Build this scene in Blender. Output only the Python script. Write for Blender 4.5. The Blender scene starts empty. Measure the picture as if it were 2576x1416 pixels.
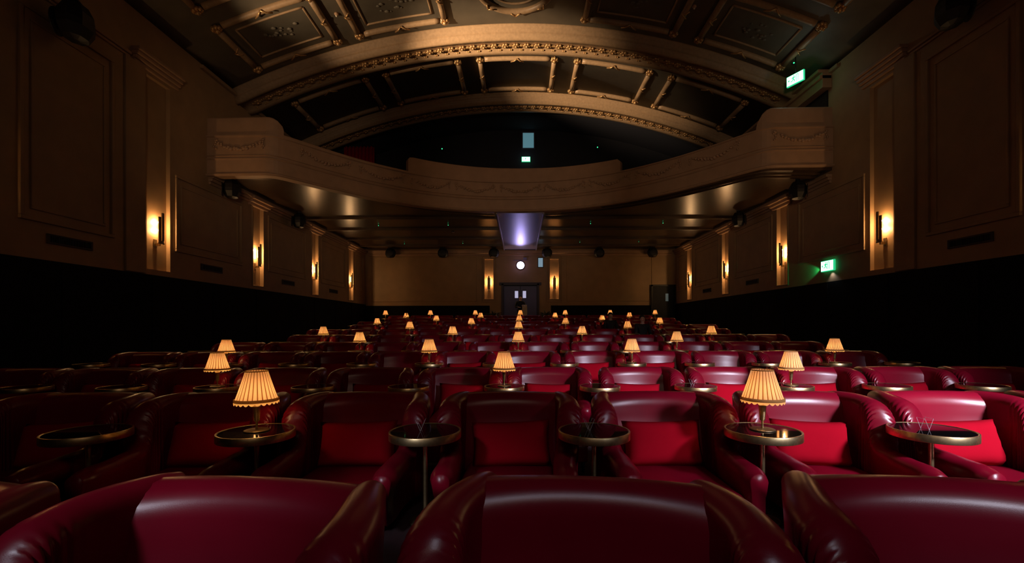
import bpy, bmesh, math, random
from mathutils import Vector, Matrix, Euler
random.seed(7)
C = bpy.context.scene.collection
PI = math.pi
CAMZ = 1.34
F = 1145.0; CX = 1309.0; CY = 820.0      # focal length and vanishing point in photo pixels

# ------------------------------------------------------------------ camera
cd = bpy.data.cameras.new('camera'); cam = bpy.data.objects.new('camera', cd); C.objects.link(cam)
cam.location = (0, 0, CAMZ); cam.rotation_euler = (PI/2, math.radians(0.12), 0)
cd.sensor_width = 36.0; cd.lens = 36.0*F/2576
cd.shift_x = (1288-CX)/2576.0; cd.shift_y = (CY-708)/2576.0
cd.clip_start = 0.05; cd.clip_end = 100
bpy.context.scene.camera = cam

# ------------------------------------------------------------------ world, view, stage lights and added lights
w = bpy.data.worlds.new('world'); bpy.context.scene.world = w; w.use_nodes = True
w.node_tree.nodes['Background'].inputs[0].default_value = (0.30, 0.22, 0.20, 1)
w.node_tree.nodes['Background'].inputs[1].default_value = 0.004
vs = bpy.context.scene.view_settings
bpy.context.scene.display_settings.display_device = 'sRGB'
vs.view_transform = 'Standard'; vs.look = 'None'; vs.exposure = 0.0; vs.gamma = 1.0; vs.use_curve_mapping = False

def lamp(kind, loc, energy, color, size=0.05, target=None, angle=60, blend=0.5, parent=None, spread=None, name=None):
    ld = bpy.data.lights.new(name or (kind.lower()+'_lamp'), kind); ld.energy = energy; ld.color = color
    if kind == 'AREA':
        ld.shape = 'RECTANGLE'; ld.size = size[0]; ld.size_y = size[1]
        if spread: ld.spread = math.radians(spread)
    else: ld.shadow_soft_size = size
    if kind == 'SPOT': ld.spot_size = math.radians(angle); ld.spot_blend = blend
    o = bpy.data.objects.new(name or (kind.lower()+'_light'), ld); C.objects.link(o); o.location = loc
    if target is not None:
        o.rotation_euler = (Vector(target)-Vector(loc)).to_track_quat('-Z', 'Y').to_euler()
    if parent: o.parent = parent
    return o
# cold stage light right of the screen centre: rakes over the right half of the seats
lamp('AREA', (5.2, -1.5, 4.0), 82, (0.82, 0.80, 1.0), (0.8, 0.5), (3.2, 4.9, 0.4), spread=48, name='stage_light_right')
# cold light above the front row, then two spots added for chair highlights
lamp('SPOT', (0.25, -1.4, 4.4), 70, (0.82, 0.82, 1.0), 0.25, (0.25, 1.5, 0.75), 30, 0.6, name='stage_light_front')
lamp('SPOT', (-2.9, -2.2, 3.5), 520, (0.82, 0.84, 1.0), 0.38, (-1.25, 1.6, 0.98), 13, 0.7, name='added_highlight_left')  # added for the highlight along the left chair's top
lamp('SPOT', (3.4, -2.2, 3.5), 560, (0.82, 0.84, 1.0), 0.38, (1.75, 1.6, 0.98), 13, 0.7, name='added_highlight_right')  # added as its mirror for the right chair's highlight
# warm uplighter on the left cornice for the vault
lamp('SPOT', (-8.2, 9.2, CAMZ+5.2), 11000, (1.0, 0.70, 0.43), 0.07, (1.0, 15.9, CAMZ+9.2), 27, 1.0, name='vault_uplighter')
lamp('SPOT', (-8.2, 9.2, CAMZ+5.2), 800, (1.0, 0.68, 0.40), 0.07, (-4.6, 12.9, CAMZ+9.0), 40, 0.9, name='vault_uplighter')
# added warm fill with no real fixture, on the balcony front and upper walls
for tx_, ty_ in ((-6.8, 13.2), (0, 17.0), (6.8, 13.2)):
    lamp('SPOT', (0, -2.5, 3.0), 620 if tx_ else 760, (1.0, 0.70, 0.48), 0.5, (tx_, ty_, CAMZ+4.9), 25, 0.8, name='added_balcony_fill')
lamp('AREA', (0, -2.5, 4.6), 15, (1.0, 0.70, 0.50), (3.0, 1.0), (0, 14, CAMZ+3.4), spread=110, name='added_warm_fill')  # broad added fill, no lamp of the hall

# ------------------------------------------------------------------ materials
def mat(name, col, rough=0.5, metal=0.0, emit=None, es=1.0, bump=None, noise=None, coat=0.0, sheen=0.0, spec=0.5, alpha=None):
    m = bpy.data.materials.new(name); m.use_nodes = True
    nt = m.node_tree; b = nt.nodes['Principled BSDF']
    b.inputs['Base Color'].default_value = (*col, 1); b.inputs['Roughness'].default_value = rough
    b.inputs['Metallic'].default_value = metal; b.inputs['Coat Weight'].default_value = coat
    b.inputs['Sheen Weight'].default_value = sheen; b.inputs['Specular IOR Level'].default_value = spec
    tc = nt.nodes.new('ShaderNodeTexCoord')
    if emit: b.inputs['Emission Color'].default_value = (*emit, 1); b.inputs['Emission Strength'].default_value = es
    if noise:
        sc, amt = noise
        n = nt.nodes.new('ShaderNodeTexNoise'); n.inputs['Scale'].default_value = sc; n.inputs['Detail'].default_value = 5
        nt.links.new(tc.outputs['Object'], n.inputs['Vector'])
        r = nt.nodes.new('ShaderNodeValToRGB')
        r.color_ramp.elements[0].position = .3; r.color_ramp.elements[1].position = .7
        r.color_ramp.elements[0].color = (*[c*(1-amt) for c in col], 1); r.color_ramp.elements[1].color = (*[min(1, c*(1+amt)) for c in col], 1)
        nt.links.new(n.outputs['Fac'], r.inputs['Fac']); nt.links.new(r.outputs['Color'], b.inputs['Base Color'])
    if bump:
        sc, st, kind = bump
        if kind == 'v':
            n = nt.nodes.new('ShaderNodeTexVoronoi'); out = n.outputs['Distance']
        else:
            n = nt.nodes.new('ShaderNodeTexNoise'); n.inputs['Detail'].default_value = 4; out = n.outputs['Fac']
        n.inputs['Scale'].default_value = sc; nt.links.new(tc.outputs['Object'], n.inputs['Vector'])
        bp = nt.nodes.new('ShaderNodeBump'); bp.inputs['Strength'].default_value = st; bp.inputs['Distance'].default_value = 0.004
        nt.links.new(out, bp.inputs['Height']); nt.links.new(bp.outputs['Normal'], b.inputs['Normal'])
    return m
def shade_mat(name, col, trans=0.6):
    m = bpy.data.materials.new(name); m.use_nodes = True; nt = m.node_tree
    for n in list(nt.nodes): nt.nodes.remove(n)
    out = nt.nodes.new('ShaderNodeOutputMaterial'); mx = nt.nodes.new('ShaderNodeMixShader')
    d = nt.nodes.new('ShaderNodeBsdfDiffuse'); t = nt.nodes.new('ShaderNodeBsdfTranslucent')
    d.inputs[0].default_value = (*col, 1); t.inputs[0].default_value = (*col, 1); mx.inputs[0].default_value = trans
    nt.links.new(d.outputs[0], mx.inputs[1]); nt.links.new(t.outputs[0], mx.inputs[2]); nt.links.new(mx.outputs[0], out.inputs[0])
    return m
M = dict(
    leather=mat('oxblood_leather', (0.21, 0.003, 0.016), 0.30, bump=(380, 0.05, 'n'), noise=(3, 0.12), spec=0.38),
    velvet=mat('red_velvet', (0.38, 0.003, 0.014), 0.95, sheen=0.0, bump=(60, 0.15, 'n'), spec=0.05),
    brass=mat('brass', (0.80, 0.60, 0.30), 0.36, 1.0, noise=(40, 0.15)),
    oldbrass=mat('dull_brass', (0.30, 0.22, 0.12), 0.42, 0.9, noise=(60, 0.2)),
    glass=mat('black_glass', (0.006, 0.005, 0.005), 0.04, spec=0.6),
    cardm=mat('clear_acrylic', (0.55, 0.5, 0.5), 0.1, spec=0.6),
    wall=mat('buff_wall_paint', (0.42, 0.27, 0.14), 0.62, noise=(2.2, 0.08), bump=(30, 0.08, 'n')),
    fascia=mat('buff_plaster', (0.44, 0.27, 0.16), 0.55, noise=(3, 0.08)),
    dado=mat('near_black_panelling', (0.005, 0.005, 0.005), 0.85, spec=0.2),
    vault=mat('umber_vault_paint', (0.15, 0.13, 0.095), 0.6, noise=(2, 0.15)),
    moulding=mat('old_gold_plaster', (0.38, 0.25, 0.14), 0.45, noise=(14, 0.12)),
    gilt=mat('gilt_ornament', (0.62, 0.38, 0.17), 0.30, 0.55, noise=(60, 0.2)),
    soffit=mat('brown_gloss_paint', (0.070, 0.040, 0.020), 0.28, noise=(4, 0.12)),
    trough=mat('pale_soffit_paint', (0.20, 0.18, 0.24), 0.42),
    carpet=mat('dark_red_carpet', (0.025, 0.004, 0.006), 0.95, noise=(8, 0.4)),
    black=mat('matt_black', (0.006, 0.006, 0.007), 0.55),
    voidm=mat('blue_black_paint_and_shade', (0.012, 0.013, 0.020), 0.7),  # on the rear vault this dark tone is painted-in shade
    grille=mat('dark_brown_grille', (0.05, 0.025, 0.018), 0.6),
    door=mat('door_with_violet_light', (0.14, 0.16, 0.34), 0.5),  # bluer base: the projector's violet light is put into the colour
    frame=mat('dark_door_frame', (0.05, 0.045, 0.07), 0.5),
    skin=mat('skin', (0.62, 0.40, 0.33), 0.55), hair=mat('dark_hair', (0.012, 0.008, 0.006), 0.6),
    cloth=mat('dark_cloth', (0.010, 0.010, 0.014), 0.8), pale=mat('cream_cloth', (0.78, 0.70, 0.52), 0.8),
    redcloth=mat('red_cloth', (0.55, 0.02, 0.04), 0.8),
    dwin=mat('lit_corridor_pane', (0.5, 0.5, 0.6), 0.4, emit=(0.72, 0.70, 1.0), es=0.55),
    port=mat('booth_port_glass', (0.1, 0.12, 0.16), 0.1, emit=(0.45, 0.68, 0.85), es=0.38),
    sidewin=mat('dim_door_pane', (0.1, 0.12, 0.12), 0.3, emit=(0.30, 0.42, 0.40), es=0.12),
    upwin=mat('upper_foyer_pane', (0.1, 0.2, 0.25), 0.3, emit=(0.18, 0.42, 0.50), es=0.40),
    lens=mat('projector_lens_light', (1, 1, 1), 0.2, emit=(0.80, 0.66, 1.0), es=10),
    bulb=mat('lamp_bulb', (1, 0.8, 0.5), 0.3, emit=(1.0, 0.62, 0.25), es=9),
    tube=mat('sconce_tube', (1, 0.85, 0.6), 0.3, emit=(1.0, 0.62, 0.26), es=16),
    led=mat('green_led', (0.1, 1, 0.4), 0.3, emit=(0.05, 0.9, 0.35), es=1.4),
    signw=mat('exit_sign_white', (1, 1, 1), 0.4, emit=(0.86, 1.0, 0.95), es=1.7),
    signg=mat('exit_sign_green', (0.1, 0.8, 0.4), 0.4, emit=(0.03, 0.75, 0.30), es=0.8),
    foliage=mat('dark_leaf', (0.02, 0.03, 0.015), 0.6),
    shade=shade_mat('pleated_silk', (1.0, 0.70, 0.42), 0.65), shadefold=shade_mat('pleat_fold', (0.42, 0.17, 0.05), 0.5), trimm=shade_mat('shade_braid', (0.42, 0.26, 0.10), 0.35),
    fringe=shade_mat('shade_scallops', (1.0, 0.72, 0.36), 0.7),
)

# ------------------------------------------------------------------ helpers
def link(name, me, m, parent=None, smooth=True):
    if isinstance(me, bmesh.types.BMesh):
        bm = me; bmesh.ops.recalc_face_normals(bm, faces=bm.faces[:]); me = bpy.data.meshes.new(name); bm.to_mesh(me); bm.free()
    if smooth:
        for p in me.polygons: p.use_smooth = True
    if m is not None and not me.materials: me.materials.append(m)
    o = bpy.data.objects.new(name, me); C.objects.link(o)
    if parent: o.parent = parent
    return o
def empty(name, loc=(0, 0, 0), rz=0, label=None, cat=None, group=None, kind=None):
    o = bpy.data.objects.new(name, None); C.objects.link(o); o.location = loc; o.rotation_euler = (0, 0, rz); o.empty_display_size = .1
    return tag(o, label, cat, group, kind)
def tag(o, label=None, cat=None, group=None, kind=None):
    if label: o['label'] = label
    if cat: o['category'] = cat
    if group: o['group'] = group
    if kind: o['kind'] = kind
    return o
def dup(root, loc, rz, label=None, group=None):
    r = root.copy(); C.objects.link(r); r.location = loc; r.rotation_euler = (0, 0, rz)
    if label: r['label'] = label
    if group: r['group'] = group
    for ch in list(root.children):
        c = ch.copy(); C.objects.link(c); c.parent = r
        for g in ch.children:
            d = g.copy(); C.objects.link(d); d.parent = c
    return r
def B(): return bmesh.new()
def box(bm, x0, x1, y0, y1, z0, z1, bev=0.0):
    r = bmesh.ops.create_cube(bm, size=1.0); vs_ = r['verts']
    for v in vs_:
        v.co = Vector(((x0+x1)/2+v.co.x*(x1-x0), (y0+y1)/2+v.co.y*(y1-y0), (z0+z1)/2+v.co.z*(z1-z0)))
    if bev:
        es = list({e for v in vs_ for e in v.link_edges})
        bmesh.ops.bevel(bm, geom=es, offset=bev, segments=3, affect='EDGES', profile=0.5)
    return bm
def lathe(bm, prof, n=32, c=(0, 0, 0), cap=True):
    rings = []
    for r, z in prof:
        rings.append([bm.verts.new((c[0]+r*math.cos(2*PI*i/n), c[1]+r*math.sin(2*PI*i/n), c[2]+z)) for i in range(n)])
    for a, b in zip(rings, rings[1:]):
        for i in range(n): bm.faces.new((a[i], a[(i+1) % n], b[(i+1) % n], b[i]))
    if cap: bm.faces.new(rings[0][::-1]); bm.faces.new(rings[-1])
    return bm
def loft(bm, rings, closed=True, caps=True):
    R = [[bm.verts.new(p) for p in r] for r in rings]; n = len(R[0])
    for a, b in zip(R, R[1:]):
        for i in range(n if closed else n-1): bm.faces.new((a[i], a[(i+1) % n], b[(i+1) % n], b[i]))
    if caps and closed: bm.faces.new(R[0][::-1]); bm.faces.new(R[-1])
    return bm
def tube(bm, pts, r, n=8, rs=None):
    pts = [Vector(p) for p in pts]; rings = []; up = Vector((0, 0, 1))
    for i, p in enumerate(pts):
        t = (pts[min(i+1, len(pts)-1)]-pts[max(i-1, 0)]).normalized()
        a = up if abs(t.dot(up)) < .95 else Vector((1, 0, 0))
        u = t.cross(a).normalized(); v = t.cross(u)
        rr = rs[i] if rs else r
        rings.append([p+(u*math.cos(2*PI*k/n)+v*math.sin(2*PI*k/n))*rr for k in range(n)])
    return loft(bm, rings)
def blob(bm, c, r, seg=8, sc=(1, 1, 1)):
    q = bmesh.ops.create_uvsphere(bm, u_segments=seg, v_segments=max(4, seg*3//4), radius=1.0)
    for v in q['verts']: v.co = Vector((c[0]+v.co.x*r*sc[0], c[1]+v.co.y*r*sc[1], c[2]+v.co.z*r*sc[2]))
    return bm
def interp(tab, x):
    if x <= tab[0][0]: return tab[0][1]
    for (a, va), (b, vb) in zip(tab, tab[1:]):
        if x <= b: return va+(vb-va)*(x-a)/(b-a)
    return tab[-1][1]
def smoothinterp(tab, x):
    if x <= tab[0][0]: return tab[0][1]
    if x >= tab[-1][0]: return tab[-1][1]
    for i in range(len(tab)-1):
        a, va = tab[i]; b, vb = tab[i+1]
        if x <= b:
            p = tab[max(i-1, 0)]; q = tab[min(i+2, len(tab)-1)]
            ma = (vb-p[1])/(b-p[0]); mb = (q[1]-va)/(q[0]-a); h = b-a; t = (x-a)/h
            return (2*t**3-3*t*t+1)*va+(t**3-2*t*t+t)*h*ma+(-2*t**3+3*t*t)*vb+(t**3-t*t)*h*mb
def zabs(zrel): return CAMZ+zrel
ORD = ['zeroth', 'first', 'second', 'third', 'fourth', 'fifth', 'sixth', 'seventh', 'eighth', 'ninth', 'tenth', 'eleventh', 'twelfth', 'thirteenth', 'fourteenth', 'fifteenth']

# ------------------------------------------------------------------ seating layout
S = 1.15
#        table distance, table offset (in S), floor height, lamp indices
ROWS = [(0.90, -0.29, 0.025, []),
        (3.105, 0.435, 0.01, [-2, 1]), (5.475, -0.17, 0.0, [-3, 0, 3]), (7.745, 0.65, 0.09, [-5, -2, 1, 4]),
        (9.90, -0.04, 0.19, [-3, 0, 3]), (12.14, 0.43, 0.31, [-5, -2, 1, 4]), (14.42, -0.045, 0.46, [-3, 0, 3]),
        (16.67, 0.44, 0.61, [-5, -2, 1, 4]), (18.95, -0.04, 0.76, [-3, 0, 3]), (21.1, 0.40, 0.93, [-5, -2, 1, 4]),
        (23.3, 0.0, 1.12, [-6, -4, -2, 0, 2, 4, 6])]
WX = 8.85; YB = 26.0; Y0 = -3.0
prof = [(Y0, 0.06)]
for td, off, z, _ in ROWS:
    prof += [(td-0.50, z), (td+0.90, z)]
prof += [(24.6, 1.22), (YB+0.2, 1.22)]
bm = B()
loft(bm, [[(x, y, z) for y, z in prof] for x in (-WX-.4, WX+.4)], closed=False)
tag(link('floor', bm, M['carpet'], smooth=False), kind='structure')

# ------------------------------------------------------------------ walls
NICHES = [6.95, 11.15, 15.35, 19.6, 23.75]
def nz(i): return (zabs(1.38), zabs(6.0 if i < 2 else 4.02))
def nw(i): return (0.36 if i < 2 else 0.30)
for side, sx in (('left', -1), ('right', 1)):
    bm = B(); t = 0.10
    xi, xo = sx*WX, sx*(WX+t)
    a, b_ = min(xi, xo), max(xi, xo)
    y = Y0; top = zabs(8.15)
    for i, ny in enumerate(NICHES):
        box(bm, a, b_, y, ny-nw(i), -0.2, top); z0, z1 = nz(i)
        box(bm, a, b_, ny-nw(i), ny+nw(i), -0.2, z0); box(bm, a, b_, ny-nw(i), ny+nw(i), z1, top)
        y = ny+nw(i)
    box(bm, a, b_, y, YB+.2, -0.2, top)
    box(bm, min(xo, xo+sx*.1), max(xo, xo+sx*.1), Y0, YB+.2, -0.2, top)   # back of the niches
    wl = tag(link('wall_'+side, bm, M['wall'], smooth=False), kind='structure')
    # black panelling up to the dado line
    bm = B(); box(bm, min(sx*(WX-.03), sx*WX), max(sx*(WX-.03), sx*WX), Y0, YB, 0, zabs(1.245))
    for k in range(13): box(bm, min(sx*(WX-.045), sx*(WX-.02)), max(sx*(WX-.045), sx*(WX-.02)), -2+k*2.15, -1.93+k*2.15, 0, zabs(1.2))
    tag(link('trim_dado_'+side, bm, M['dado'], smooth=False), kind='structure')
    # picture-frame mouldings
    def frame(bm, y0, y1, z0, z1, wd=.06, pr=.035):
        for (ya, yb, za, zb) in ((y0, y1, z0, z0+wd), (y0, y1, z1-wd, z1), (y0, y0+wd, z0+wd, z1-wd), (y1-wd, y1, z0+wd, z1-wd)):
            box(bm, min(sx*(WX-pr), sx*(WX+.01)), max(sx*(WX-pr), sx*(WX+.01)), ya, yb, zabs(za), zabs(zb), 0.012)
    for (y0, y1, z0, z1) in ((4.1, 6.35, 1.93, 5.8), (8.02, 9.9, 1.93, 5.8), (11.66, 14.45, 1.93, 3.9), (15.95, 18.75, 1.93, 3.9), (20.2, 23.0, 1.93, 3.9), (24.35, 25.6, 1.93, 3.9)):
        bm = B(); frame(bm, y0, y1, z0, z1, .07, .045)
        frame(bm, y0+.2, y1-.2, z0+.21, z1-.22, .05, .03)
        box(bm, min(sx*(WX-.012), sx*(WX+.01)), max(sx*(WX-.012), sx*(WX+.01)), y0+.24, y1-.24, zabs(z0+.25), zabs(z1-.26))
        tag(link('trim_panel_'+side, bm, M['wall'], smooth=False), kind='structure')
    for i, ny in enumerate(NICHES):
        bm = B(); z0, z1 = nz(i); z0 -= CAMZ; z1 -= CAMZ
        if i >= 2: frame(bm, ny-nw(i)-.05, ny+nw(i)+.05, z0-.05, z1+.05, .05, .03)
        else: box(bm, min(sx*(WX-.05), sx*WX), max(sx*(WX-.05), sx*WX), ny-nw(i)-.62, ny-nw(i)-.08, zabs(1.26), zabs(6.1), .01)
        tag(link('trim_niche_'+side, bm, M['wall'], smooth=False), kind='structure')
    # cornices: stepped profile
    def cornice(name, y0, y1, z0, z1, dep, parts=4, m=M['fascia']):
        bm = B()
        for k in range(parts):
            za = z0+(z1-z0)*k/parts; zb = z0+(z1-z0)*(k+1)/parts; d = dep*(k+1)/parts
            box(bm, min(sx*(WX-d), sx*(WX+.02)), max(sx*(WX-d), sx*(WX+.02)), y0-d*.25, y1+d*.25, zabs(za), zabs(zb)+.001, min(.02, (zb-za)*.3))
        return tag(link(name, bm, m, smooth=False), kind='structure')
    cornice('trim_top_cornice_'+side, Y0, 12.45, 7.35, 8.15, .55, 5, M['moulding'])
    cornice('trim_ledge_'+side, 12.6, 18, 7.15, 7.25, .10, 1, M['moulding'])
    cornice('trim_picture_rail_'+side, 4.0, 10.3, 6.1, 6.22, .07, 2)
    cornice('trim_capital_'+side, 10.42, 11.75, 6.08, 6.42, .20, 4)
    cornice('trim_soffit_cornice_'+side, 12.95, YB, 4.05, 4.30, .16, 3)
    for ny in NICHES[2:]: cornice('trim_cornice_break_'+side, ny-.52, ny+.52, 3.98, 4.26, .24, 3)
# back wall with the door opening and a canted centre bay
bm = B(); DZ0 = 1.22; DZT = zabs(2.32); dxl, dxr = -0.97, 0.97
box(bm, -WX, dxl, YB, YB+.25, 0, zabs(8.3)); box(bm, dxr, WX, YB, YB+.25, 0, zabs(8.3)); box(bm, dxl, dxr, YB, YB+.25, DZT, zabs(8.3))
tag(link('wall_back', bm, M['wall'], smooth=False), kind='structure')
bm = B()
for (a, b_) in ((-WX, -1.75), (1.75, 7.6)):
    box(bm, a, b_, YB-.04, YB, 1.1, zabs(1.17))
tag(link('trim_dado_back', bm, M['dado'], smooth=False), kind='structure')
bm = B()
def bframe(bm, x0, x1, z0, z1, wd=.06, pr=.05):
    for (xa, xb, za, zb) in ((x0, x1, z0, z0+wd), (x0, x1, z1-wd, z1), (x0, x0+wd, z0+wd, z1-wd), (x1-wd, x1, z0+wd, z1-wd)):
        box(bm, xa, xb, YB-pr, YB+.005, zabs(za), zabs(zb), .01)
for cx in (-1.78, 1.94):
    bframe(bm, cx-.29, cx+.29, 1.5, 3.85, .05, .10); bframe(bm, cx-.45, cx+.45, 1.35, 4.0, .05, .05)
bframe(bm, -WX+.3, -2.5, 1.4, 3.95, .05, .03); bframe(bm, 2.65, WX-1.3, 1.4, 3.95, .05, .03)
tag(link('trim_panel_back', bm, M['wall'], smooth=False), kind='structure')
bm = B(); box(bm, -WX+.2, WX-.2, YB-.16, YB, zabs(4.12), zabs(4.32), .03); box(bm, -WX+.2, WX-.2, YB-.10, YB, zabs(4.0), zabs(4.12), .02)
tag(link('trim_cornice_back', bm, M['fascia'], smooth=False), kind='structure')
# double door
d1 = empty('door_1', (0, YB-.02, DZ0), kind='structure')
for s in (-1, 1):
    bm = B(); x0, x1 = (-.94, -.01) if s < 0 else (.01, .94)
    wx0, wx1 = (-.31, -.12) if s < 0 else (.14, .33)
    zt = DZT-DZ0-.04; w0 = zabs(1.60)-DZ0; w1 = zabs(2.0)-DZ0
    for (a, b_, c, d) in ((x0, wx0, .01, zt), (wx1, x1, .01, zt), (wx0, wx1, .01, w0), (wx0, wx1, w1, zt)): box(bm, a, b_, 0, .05, c, d)
    lf = link('door_leaf', bm, M['door'], d1, smooth=False)
    p = link('door_window', box(B(), wx0, wx1, .02, .03, w0, w1), M['dwin'], lf, smooth=False); p['label'] = 'lit narrow vision panel'
    bm = B(); tube(bm, [(s*.08, -.05, .9), (s*.08, -.05, 1.3)], .012); link('door_handle', bm, M['brass'], lf)
bm = B()
for (a, b_, c, d) in ((-1.08, -.95, 0, DZT-DZ0+.1), (.95, 1.08, 0, DZT-DZ0+.1), (-1.2, 1.2, DZT-DZ0, DZT-DZ0+.16)): box(bm, a, b_, -.10, .02, c, d, .01)
link('door_frame', bm, M['frame'], d1, smooth=False)
# side exit at the right end of the back wall
d2 = empty('door_2', (8.1, YB-.05, DZ0), kind='structure')
bm = B(); box(bm, -.55, .65, -.03, .02, 0, 2.35, .01); dl = link('door_leaf', bm, M['voidm'], d2, smooth=False)
link('door_window', box(B(), .17, .33, -.04, -.031, 1.52, 1.95), M['sidewin'], dl, smooth=False)
bm = B()
for (a, b_, c, d) in ((-.66, -.55, 0, 2.45), (.65, .73, 0, 2.45), (-.66, .73, 2.35, 2.46)): box(bm, a, b_, -.08, .02, c, d, .01)
link('door_frame', bm, M['black'], d2, smooth=False)
# projection booth ports
for k, (x, z, ww, hh, m, nm) in enumerate(((1.16, 3.62, .13, .17, 'port', 'window_1'), )):
    wn = empty(nm, (x, YB-.02, zabs(z)), kind='structure')
    link('pane', box(B(), -ww, ww, -.01, .0, -hh*1.5, hh*1.5), M[m], wn, smooth=False)
    bm = B()
    for (a, b_, c, d) in ((-ww-.04, -ww, -hh*1.5-.04, hh*1.5+.04), (ww, ww+.04, -hh*1.5-.04, hh*1.5+.04), (-ww, ww, hh*1.5, hh*1.5+.04), (-ww, ww, -hh*1.5-.04, -hh*1.5)): box(bm, a, b_, -.04, 0, c, d)
    link('window_frame', bm, M['frame'], wn, smooth=False)
pj = empty('projector_port', (0.02, YB, zabs(3.46)), label='round projector port glowing violet white above the double door', cat='projector port')
bm = B(); lathe(bm, [(.26, 0), (.26, .03), (.235, .05), (.225, .06), (.215, .05)], 32, cap=False)
for v in bm.verts: v.co = Vector((v.co.x, -v.co.z, v.co.y))
link('bezel', bm, M['frame'], pj)
bm = B(); lathe(bm, [(.215, .03), (.215, .05), (.15, .065), (.05, .075)], 32)
for v in bm.verts: v.co = Vector((v.co.x, -v.co.z, v.co.y))
link('lens', bm, M['lens'], pj)
bm = B(); box(bm, -.42, .42, -.03, 0, .28, .31); box(bm, .16, .36, -.09, -.01, .33, .45, .01); link('booth_fitting', bm, M['trough'], pj, smooth=False)
lamp('SPOT', (0.02, YB-.22, zabs(3.46)), 120, (0.46, 0.38, 1.0), 0.16, (0.0, 20.0, zabs(5.3)), 42, 0.9, name='projector_beam')
lamp('POINT', (0.02, YB-.35, zabs(3.46)), 2, (0.55, 0.42, 1.0), 0.1, name='projector_spill')

# ------------------------------------------------------------------ balcony
def mir(t): return t
HALF = [(0, 17.4), (1.0, 17.34), (2.0, 17.12), (3.0, 16.72), (3.8, 16.25), (4.6, 15.62), (5.3, 14.95), (6.0, 14.12), (6.5, 13.45), (6.85, 13.02), (7.1, 12.88), (7.5, 12.86), (8.85, 12.86)]
def front(x): return smoothinterp(HALF, abs(x))
def zb(x): return 4.36+.12*x/WX
def ztop(x):
    ax = abs(x)
    xc = 3.95 if x < 0 else 3.6
    if ax <= xc:
        return 6.04 if ax < xc-.12 else 6.04-.12*(1-math.sqrt(max(0, 1-((ax-xc+.12)/.12)**2)))
    if ax < 6.55: return 5.52
    t = min(1, (ax-6.78)/.35)
    if ax < 6.78: return 5.52
    return 5.66+(6.06+.14*x/WX-5.66)*math.sqrt(max(0, 1-(1-t)**2))
xs = [i*.1 for i in range(-88, 89)]; xs[0] = -WX; xs[-1] = WX
for e in (-3.951, 3.601, -6.779, 6.779, -3.949, 3.599, -6.781, 6.781): xs.append(e)
xs = sorted(set(xs))
def normal(x):
    e = .05; dy = (front(x+e)-front(x-e))/(2*e)
    n = Vector((dy, -1, 0)).normalized(); return n
def bsec(x, pr):     # pr: list of (outward, height fraction z rel bottom)
    n = normal(x); f = front(x); return [(x+n.x*o, f+n.y*o, zabs(z)) for o, z in pr]
bal = empty('balcony', (0, 12.86, 0), label='curved buff balcony front with plaster garlands spanning the hall', cat='balcony')
bal.location = (0, 0, 0)
bm = B(); rings = []
for x in xs:
    b0 = zb(x)
    P = [(-.25, b0), (.02, b0), (.06, b0+.03), (.06, b0+.06), (.0, b0+.09), (.0, b0+.46), (.035, b0+.48), (.035, b0+.50), (0, b0+.52), (0, b0+.56), (.03, b0+.575), (0, b0+.59), (0, b0+1.10), (.04, b0+1.12), (.04, b0+1.15), (-.02, b0+1.17), (-.25, b0+1.17)]
    rings.append([((max(-WX, min(WX, q[0]))), q[1], q[2]) for q in bsec(x, P)])
loft(bm, rings, closed=True)
link('balcony_front', bm, M['fascia'], bal, smooth=False)
bm = B(); rings = []
for x in xs:
    b0 = zb(x)+1.165; t = max(b0+.02, ztop(x))
    P = [(-.23, b0), (-.03, b0), (-.03, t-.03), (-.05, t), (-.20, t), (-.23, t-.03)]
    rings.append([((max(-WX, min(WX, q[0]))), q[1], q[2]) for q in bsec(x, P)])
loft(bm, rings, closed=True)
link('parapet', bm, M['fascia'], bal, smooth=False)
# garlands
def garland(x0, x1):
    bm = B(); rnd = random.Random(int(x0*100)); n = 15
    for k in range(n+1):
        t = k/n; x = x0+(x1-x0)*t; sag = .24*(1-(2*t-1)**2); nn = normal(x); f = front(x)
        r = .035+.022*math.sin(PI*t)+rnd.uniform(-.008, .008)
        for q in range(2):
            blob(bm, (x+nn.x*.02+rnd.uniform(-.02, .02), f+nn.y*.02, zabs(zb(x)+1.0-sag)+rnd.uniform(-.03, .03)), r, 6, (1.1, .8, .8))
    for x in (x0, x1):
        nn = normal(x); f = front(x)
        for q in range(5): blob(bm, (x+nn.x*.02+rnd.uniform(-.05, .05), f+nn.y*.02, zabs(zb(x)+1.02-q*.06)), .035, 6, (1, .7, 1))
    g = link('garland', bm, M['fascia'], bal)
garland(-8.6, -7.25); garland(7.2, 8.65)
gx = [-6.6, -5.4, -4.0, -2.5, -.85, .85, 2.5, 4.0, 5.4, 6.6]
for a, b_ in zip(gx, gx[1:]): garland(a+.12, b_-.12)
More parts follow.
